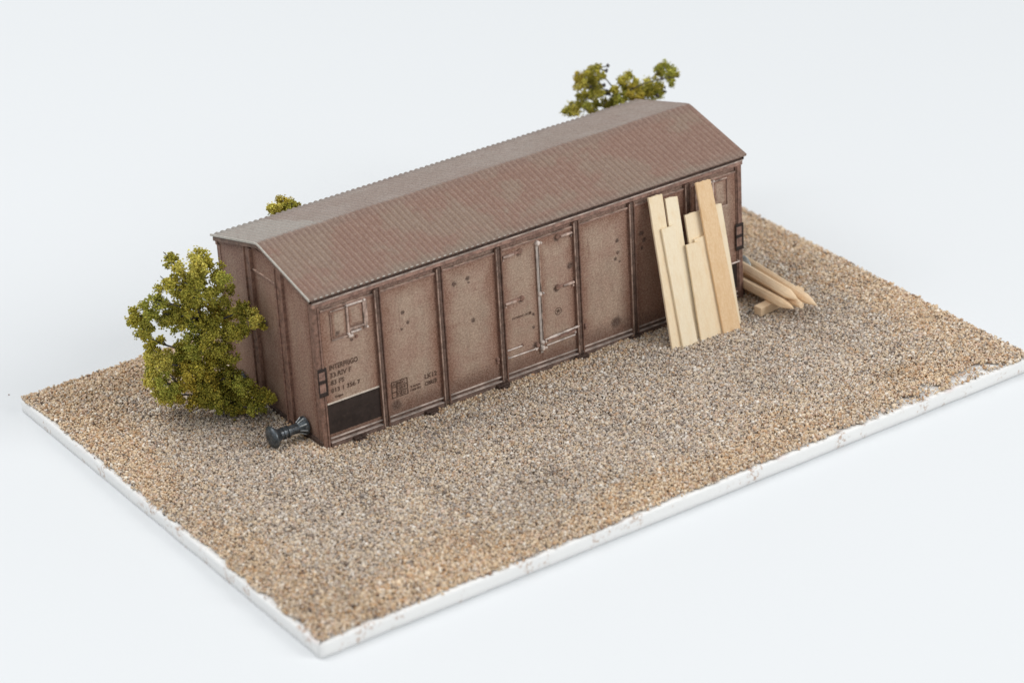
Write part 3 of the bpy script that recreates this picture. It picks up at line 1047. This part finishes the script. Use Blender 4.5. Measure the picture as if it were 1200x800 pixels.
def twigs(name, parent, root, lobes, seed, off, r0=.09, every=2, pads=()):
    rng = random.Random(seed)
    m = MB()
    root = Vector(root)
    top = max(l[2] for l in lobes)
    cx = sum(l[0] for l in lobes) / len(lobes); cy = sum(l[1] for l in lobes) / len(lobes)
    spine = []
    for i in range(7):
        f = i / 6
        spine.append(root.lerp(Vector((cx, cy, top * .86)), f) + Vector((rng.uniform(-.12, .12), rng.uniform(-.12, .12), 0)) * (f > 0))
    m.tube(spine, [r0 * (1 - .75 * i / 6) for i in range(7)], 8)
    for i, (x, y, z, r) in enumerate(lobes):
        if i % every: continue
        e = Vector((x, y, z))
        zz = max(root.z + .25, z - .35 * (Vector((x - cx, y - cy)).length + .4))
        k = min(6, max(0, (zz - root.z) / max(.1, (top * .86 - root.z)) * 6))
        a = spine[int(k)].lerp(spine[min(6, int(k) + 1)], k - int(k))
        mid = a.lerp(e, .5) + Vector((rng.uniform(-.1, .1), rng.uniform(-.1, .1), rng.uniform(-.02, .14)))
        out = e + (e - mid) * .12
        m.tube([a, mid, e, out], [r0 * .4, r0 * .3, r0 * .22, r0 * .12], 6)
        for _ in range(2):
            e2 = e + Vector((rng.uniform(-1, 1), rng.uniform(-1, 1), rng.uniform(-.4, 1))) * r * 1.1
            m.tube([mid.lerp(e, .6), e2], [.02, .010], 5)
    for (x, y, z, r) in pads:
        e = Vector((x, y, z))
        near = min(lobes, key=lambda l: (Vector(l[:3]) - e).length)
        m.tube([Vector(near[:3]), Vector(near[:3]).lerp(e, .5) + Vector((0, 0, .02)), e], [.02, .016, .014], 6)
        for q_ in range(4):
            f_ = e + Vector((rng.uniform(-.7, .7), rng.uniform(-.7, .7), rng.uniform(-.8, .8))) * r
            m.tube([e, e.lerp(f_, .5), f_, f_ + (f_ - e) * .4], [r * .3, r * .5, r * .42, r * .15], 6)
    return m.build(name, TWIG, parent, off)


L1 = [(3.16, 9.84, 4.78, 0.18), (2.86, 9.74, 4.64, 0.26), (3.49, 10.16, 4.15, 0.3), (3.4, 9.26, 4.36, 0.18), (2.7, 10.49, 4.57, 0.16), (2.7, 10.2, 4.39, 0.16), (2.28, 9.96, 4.26, 0.2), (2.87, 10.32, 3.91, 0.28), (2.9, 9.52, 4.09, 0.36), (3.53, 9.78, 3.68, 0.28), (2.06, 10.12, 3.87, 0.16), (1.95, 10.23, 3.65, 0.24), (1.92, 10.8, 3.26, 0.24), (1.96, 11.45, 2.81, 0.12), (2.24, 10.09, 3.47, 0.24), (2.65, 9.99, 3.55, 0.28), (3.3, 10.25, 3.06, 0.4), (3.93, 10.38, 2.81, 0.28), (3.84, 9.4, 3.28, 0.2), (4.02, 9.13, 3.17, 0.18), (4.4, 9.37, 2.82, 0.12), (1.74, 10.29, 3.11, 0.2), (2.37, 11.23, 2.26, 0.24), (2.73, 10.06, 2.94, 0.28), (3.04, 9.61, 2.79, 0.4), (3.52, 9.22, 3.01, 0.24), (3.74, 9.23, 2.86, 0.16), (2.28, 11.23, 1.88, 0.2), (2.08, 10.29, 2.16, 0.28), (2.0, 11.01, 1.65, 0.16), (2.8, 10.59, 2.03, 0.32), (2.96, 10.05, 1.97, 0.36), (3.51, 9.98, 2.03, 0.28), (3.36, 9.27, 2.26, 0.16), (2.04, 10.12, 1.68, 0.32), (2.49, 10.07, 1.77, 0.32), (2.48, 10.87, 0.94, 0.2), (3.04, 10.09, 1.47, 0.36), (2.86, 10.01, 1.26, 0.24), (3.45, 10.08, 1.44, 0.28), (3.48, 9.52, 1.66, 0.2), (3.63, 9.3, 1.47, 0.24), (3.99, 9.48, 1.0, 0.24), (4.11, 9.32, 0.79, 0.2), (3.82, 9.13, 0.81, 0.16), (4.2, 9.16, 0.92, 0.12)]
L2 = [(16.43, 13.32, 4.52, 0.13), (16.84, 13.47, 4.44, 0.16), (16.88, 13.27, 4.27, 0.18), (16.4, 13.06, 4.35, 0.16), (16.77, 13.65, 3.77, 0.16), (16.56, 12.76, 4.16, 0.16), (16.77, 12.97, 4.78, 0.09), (16.33, 13.67, 3.55, 0.16), (15.91, 13.22, 3.73, 0.09), (16.35, 13.33, 3.74, 0.09), (16.28, 12.84, 3.89, 0.09), (16.85, 13.22, 3.64, 0.14), (17.17, 13.13, 3.67, 0.16), (17.25, 12.85, 3.84, 0.16), (17.67, 12.94, 3.77, 0.16), (17.3, 12.51, 4.46, 0.11), (17.62, 12.75, 4.44, 0.09), (17.39, 12.79, 4.28, 0.09), (17.75, 12.53, 4.21, 0.13), (17.57, 12.51, 4.12, 0.13), (17.99, 12.69, 3.83, 0.18), (18.29, 12.62, 3.91, 0.18), (18.11, 12.18, 4.27, 0.13), (18.06, 12.43, 3.84, 0.18), (18.15, 11.66, 4.59, 0.11), (18.44, 12.23, 4.62, 0.11), (18.54, 12.1, 4.54, 0.09), (18.53, 12.52, 4.36, 0.09), (18.71, 12.2, 4.34, 0.09), (17.05, 12.63, 4.25, 0.09), (16.52, 13.1, 3.5, 0.22), (16.97, 13.15, 3.24, 0.27), (17.07, 12.31, 3.6, 0.27), (17.8, 12.36, 3.5, 0.27), (16.94, 12.56, 2.94, 0.36), (17.3, 12.28, 3.06, 0.36), (16.51, 12.72, 3.02, 0.31)]
L3 = [(7.01, 12.73, 3.93, 0.17), (6.61, 12.46, 4.05, 0.13), (7.01, 12.3, 4.06, 0.13), (6.94, 12.46, 3.88, 0.17), (6.92, 12.88, 3.65, 0.17), (6.99, 12.17, 3.88, 0.17), (6.74, 12.64, 3.44, 0.25), (7.12, 12.48, 3.31, 0.29), (7.02, 12.82, 2.82, 0.34), (7.26, 12.61, 2.71, 0.25)]
DK = [(17.09, 12.95, 4.77, 0.07), (17.0, 12.87, 4.67, 0.07), (16.93, 12.95, 4.28, 0.09), (16.99, 12.9, 4.09, 0.11), (16.86, 13.1, 4.69, 0.07), (16.27, 13.5, 3.73, 0.07), (18.24, 12.04, 4.01, 0.07), (18.25, 12.04, 4.13, 0.04), (18.08, 12.16, 3.92, 0.07), (18.19, 12.09, 4.4, 0.07)]


def bush(root, lobes, label, seed, dens, size, extra=(), pads=(), every=2, r0=.09):
    b = thing('bush', root, label, 'bush', 0, 'model bushes around the wagon')
    twigs('trunk', b, root, lobes, seed, root, every=every, pads=pads, r0=r0)
    crumbs('crown', b, list(lobes) + list(extra), seed, dens, size, root)
    return b


EX1 = [(3.22, 9.79, 0.86, 0.18), (3.01, 9.98, 0.92, 0.18), (3.49, 9.7, 0.8, 0.18), (2.85, 10.18, 0.96, 0.2), (2.48, 10.32, 1.17, 0.18), (3.74, 9.59, 0.67, 0.16), (1.86, 10.39, 1.75, 0.2), (2.03, 10.48, 1.26, 0.16), (3.83, 9.55, 0.84, 0.18)] + [(3.08, 9.81, 1.13, 0.28), (3.47, 9.85, 1.16, 0.24), (2.72, 10.17, 1.11, 0.24), (3.78, 9.71, 0.84, 0.22), (3.14, 10.14, 1.25, 0.28), (2.76, 9.86, 2.56, 0.28), (2.4, 10.03, 3.22, 0.24), (3.08, 10.38, 3.49, 0.28), (3.25, 9.72, 3.13, 0.28), (3.84, 9.31, 0.93, 0.18), (3.69, 10.14, 0.74, 0.2), (2.56, 10.37, 1.97, 0.24), (3.12, 10.35, 3.93, 0.2)]
EX2 = [(16.45, 13.24, 4.4, 0.18), (16.6, 13.06, 4.46, 0.18), (16.41, 12.96, 4.18, 0.16), (16.89, 13.34, 4.07, 0.13), (17.41, 12.19, 4.1, 0.18), (17.87, 12.36, 4.08, 0.18), (18.3, 12.46, 3.89, 0.16), (17.13, 12.44, 4.02, 0.16), (17.15, 12.88, 3.78, 0.13), (17.99, 12.4, 4.21, 0.13), (16.66, 12.71, 4.72, 0.11), (16.58, 13.08, 4.72, 0.11), (17.52, 12.78, 4.17, 0.11), (18.38, 11.98, 4.3, 0.11), (18.31, 12.29, 4.59, 0.11), (16.1, 13.18, 3.72, 0.11)]
# hidden lower halves of the two bushes behind the wagon
rg = random.Random(5)
E2 = [(17.2 + rg.uniform(-.9, .9), 12.75 + rg.uniform(-.5, .5), rg.uniform(.9, 2.9), rg.uniform(.22, .36)) for _ in range(18)]
E3 = [(6.95 + rg.uniform(-.6, .6), 12.7 + rg.uniform(-.4, .4), rg.uniform(.9, 2.6), rg.uniform(.2, .32)) for _ in range(12)]
bush((3.35, 10.15, TOP - .05), L1, 'large dense olive green bush against the left end of the wagon', 11, 1.0, 0.0245, EX1)
bush((17.3, 12.75, TOP - .05), L2, 'sparse olive bush with bare dark twigs rising behind the right end of the roof', 12, 0.8, 0.0235, E2 + EX2, DK, 3, .05)
bush((6.95, 12.7, TOP - .05), L3, 'small bush behind the wagon with only its rounded top above the roof', 13, 1.7, 0.0225, E3)

# ------------------------------------------------------------------ gravel: one sheet of loose stones glued on the board
rng = np.random.default_rng(2)


def smooth_noise(x, y, cell, seed):
    g = np.random.default_rng(seed).random((64, 64))
    X, Y = x / cell + 7, y / cell + 7
    i, j = np.floor(X).astype(int), np.floor(Y).astype(int)
    fx, fy = X - i, Y - j
    fx = fx * fx * (3 - 2 * fx); fy = fy * fy * (3 - 2 * fy)
    i %= 63; j %= 63
    return (g[i, j] * (1 - fx) + g[i + 1, j] * fx) * (1 - fy) + (g[i, j + 1] * (1 - fx) + g[i + 1, j + 1] * fx) * fy


def gravel():
    step = 0.0435
    nx, ny = int(BW / step), int(BD / step)
    gx, gy = np.meshgrid(np.arange(nx) * step, np.arange(ny) * step, indexing='ij')
    x = gx.ravel() + rng.uniform(-.6, .6, nx * ny) * step
    y = gy.ravel() + rng.uniform(-.6, .6, nx * ny) * step
    x2 = rng.uniform(0, BW, 80000); y2 = rng.uniform(0, BD, 80000)
    lay = np.concatenate([np.zeros(len(x)), np.ones(len(x2))])
    x = np.concatenate([x, x2]); y = np.concatenate([y, y2])
    # ragged margins: stones stop a little short of the edge, more so at the near right
    nb = smooth_noise(x, y, .55, 21) * .7 + smooth_noise(x, y, .18, 22) * .3
    mf = .04 + .16 * nb + .55 * np.clip((x - 14.0) / 3, 0, 1) * np.clip((19.7 - x) / .8, 0, 1) * smooth_noise(x, y, .45, 23)
    ml = .02 + .17 * nb
    ok = (y > mf) & (x > ml * np.clip((13.7 - y) / 1.2, 0, 1)) & (x < BW - .02) & (y < BD - .01)
    stray = rng.random(len(x)) < .05 + .16 * (x > 15)
    ok |= stray & (x > .03) & (y > .03)
    # nothing inside the wagon shell
    lx, ly = x - WX, y - WY
    ok &= ~((lx > .25) & (lx < LEN - .25) & (ly > .3) & (ly < WID - .3))
    x, y, lay = x[ok], y[ok], lay[ok]
    N = len(x)
    h = .055 * smooth_noise(x, y, 1.7, 31) + .03 * smooth_noise(x, y, .6, 32)
    edge = np.minimum(np.minimum(x, BW - x), np.minimum(y, BD - y))
    h *= np.clip(edge / .5, .2, 1)
    # low berm where the wagon sits in the ballast
    dx = np.maximum(np.maximum(WX - x, x - WX - LEN), 0); dy = np.maximum(np.maximum(WY - y, y - WY - WID), 0)
    h += .05 * np.exp(-np.hypot(dx, dy) / .25) * (.4 + smooth_noise(x, y, .8, 33)) * (y > WY + 1)
    h -= (.04 + .09 * smooth_noise(x, y, .7, 34)) * np.exp(-(dy / .30) ** 2) * (y < WY + .3) * (x > WX) * (x < WX + LEN)
    z = BT + .014 + h + .014 * rng.random(N) + lay * (.016 + .018 * rng.random(N))
    z = np.maximum(z, BT + .006)
    ico = np.array([(x_, y_, z_) for z_ in (-1, 1) for y_ in (-1, 1) for x_ in (-1, 1)], float) * .66
    quads = [(0, 2, 3, 1), (4, 5, 7, 6), (0, 1, 5, 4), (1, 3, 7, 5), (3, 2, 6, 7), (2, 0, 4, 6)]
    tri = np.array([t for q_ in quads for t in ((q_[0], q_[1], q_[2]), (q_[0], q_[2], q_[3]))])
    s = .0265 * np.exp(rng.normal(size=N) * .26)
    big = smooth_noise(x, y, .9, 41)
    s *= .90 + .20 * big
    s *= np.where(lay > .5, .86, 1.0)
    V = ico[None] * (1 + rng.normal(size=(N, 8, 1)) * .13) + rng.normal(size=(N, 8, 3)) * .12
    V = V * rng.uniform(.72, 1.28, size=(N, 1, 3))
    q = rng.normal(size=(N, 4)); q /= np.linalg.norm(q, axis=1)[:, None]
    a, b, c, d = q.T
    R = np.stack([np.stack([1 - 2 * (c * c + d * d), 2 * (b * c - a * d), 2 * (b * d + a * c)], -1), np.stack([2 * (b * c + a * d), 1 - 2 * (b * b + d * d), 2 * (c * d - a * b)], -1), np.stack([2 * (b * d - a * c), 2 * (c * d + a * b), 1 - 2 * (b * b + c * c)], -1)], 1)
    V = np.einsum('nij,nkj->nki', R, V) * s[:, None, None] + np.stack([x, y, z + s * .5], -1)[:, None, :]
    F = tri[None] + (np.arange(N) * 8)[:, None, None]
    pal = np.array([lin(*k)[:3] for k in ((236, 220, 196), (220, 198, 166), (204, 166, 124), (184, 172, 162), (222, 213, 203), (112, 98, 90), (248, 244, 236), (220, 194, 174), (166, 132, 106), (150, 144, 142), (200, 184, 166), (80, 70, 66))])
    warm = np.array([.22, .26, .16, .04, .05, .035, .07, .09, .045, .005, .05, .003])
    cool = np.array([.17, .12, .06, .17, .15, .05, .09, .08, .025, .045, .08, .012])
    warm /= warm.sum(); cool /= cool.sum()
    # dusty grey weathering over the open middle of the board, bare tan stone toward the rim and along the wagon
    mid = np.clip(edge / 2.0 - .35, 0, 1) * np.clip(np.hypot(dx, dy) / 1.2 - .05, 0, 1)
    wm = np.clip(mid * .75 + (smooth_noise(x, y, 2.2, 51) - .45) * .7 + .12, 0, 1)
    pick = np.where(rng.random(N) < wm, rng.choice(12, N, p=cool), rng.choice(12, N, p=warm))
    C = pal[pick] * rng.uniform(.82, 1.13, size=(N, 1)) * np.where(wm[:, None] < .35, np.array([1.01, .945, .87]), np.array([.99, .97, .95]))
    C = C * .93 + .07 * C.mean(1, keepdims=True) * np.array([1.03, 1.0, .96])
    C *= 1.03
    dust = (.08 + wm * .20)[:, None]
    C = C * (1 - dust) + dust * np.array(lin(172, 160, 150)[:3])
    # soft dark-brown wash patches
    C *= (1 - .08 * np.clip((smooth_noise(x, y, 1.3, 61) - .62) * 4, 0, 1))[:, None]
    # glued sand filler underneath
    gn = 150
    ux, uy = np.meshgrid(np.linspace(.16, BW - .05, gn), np.linspace(.17, BD - .03, gn), indexing='ij')
    uz = BT + .014 + .04 * smooth_noise(ux, uy, 1.7, 31)
    nbf = smooth_noise(ux, uy, .55, 21) * .7 + smooth_noise(ux, uy, .18, 22) * .3
    mff = .04 + .16 * nbf + .55 * np.clip((ux - 14.0) / 3, 0, 1) * np.clip((19.7 - ux) / .8, 0, 1) * smooth_noise(ux, uy, .45, 23)
    fx_ = (ux > WX - .3) & (ux < WX + LEN + .3)
    uz = np.maximum(BT + .012, uz - .12 * np.exp(-((uy - WY + .05) / .4) ** 2) * fx_)
    uz = np.where((uy < mff + .12) | (ux < .30), BT - .06, uz)
    S = np.stack([ux.ravel(), uy.ravel(), uz.ravel()], -1)
    o0 = N * 8
    ii, jj = np.meshgrid(np.arange(gn - 1), np.arange(gn - 1), indexing='ij')
    a0 = (ii * gn + jj).ravel() + o0
    T1 = np.stack([a0, a0 + gn, a0 + gn + 1], -1); T2 = np.stack([a0, a0 + gn + 1, a0 + 1], -1)
    VV = np.concatenate([V.reshape(-1, 3), S]); FF = np.concatenate([F.reshape(-1, 3), T1, T2])
    CC = np.concatenate([np.repeat(C, 8, axis=0), np.tile(np.array(lin(158, 132, 106)[:3]), (len(S), 1))])
    me = fast_mesh('gravel', VV, FF)
    colour_attr(me, 'stone_colour', CC)
    me.materials.append(GRAVEL)
    o = bpy.data.objects.new('gravel', me)
    COL.objects.link(o)
    tag(o, 'fine tan and grey gravel covering the base board', 'gravel', kind='stuff')
    return N


print('stones', gravel())

# one loose stone on the white surface, off the far left corner
m = MB()
rs = random.Random(3)
bm_v = [(0, 0, 1), (.9, .1, .1), (-.2, .8, 0), (-.8, -.4, .1), (.3, -.8, 0), (0, 0, -.4)]
m.v = [(x * .028 * rs.uniform(.8, 1.3), y * .032, .012 + z * .02) for x, y, z in bm_v]
for f in ((0, 1, 2), (0, 2, 3), (0, 3, 4), (0, 4, 1), (5, 2, 1), (5, 3, 2), (5, 4, 3), (5, 1, 4)):
    m.face(list(f))
o = m.build('loose_stone', RAIL)
o.location = (0.12, 15.08, 0.0)
tag(o, 'single tiny brown crumb on the white surface off the left corner of the board', 'stone')
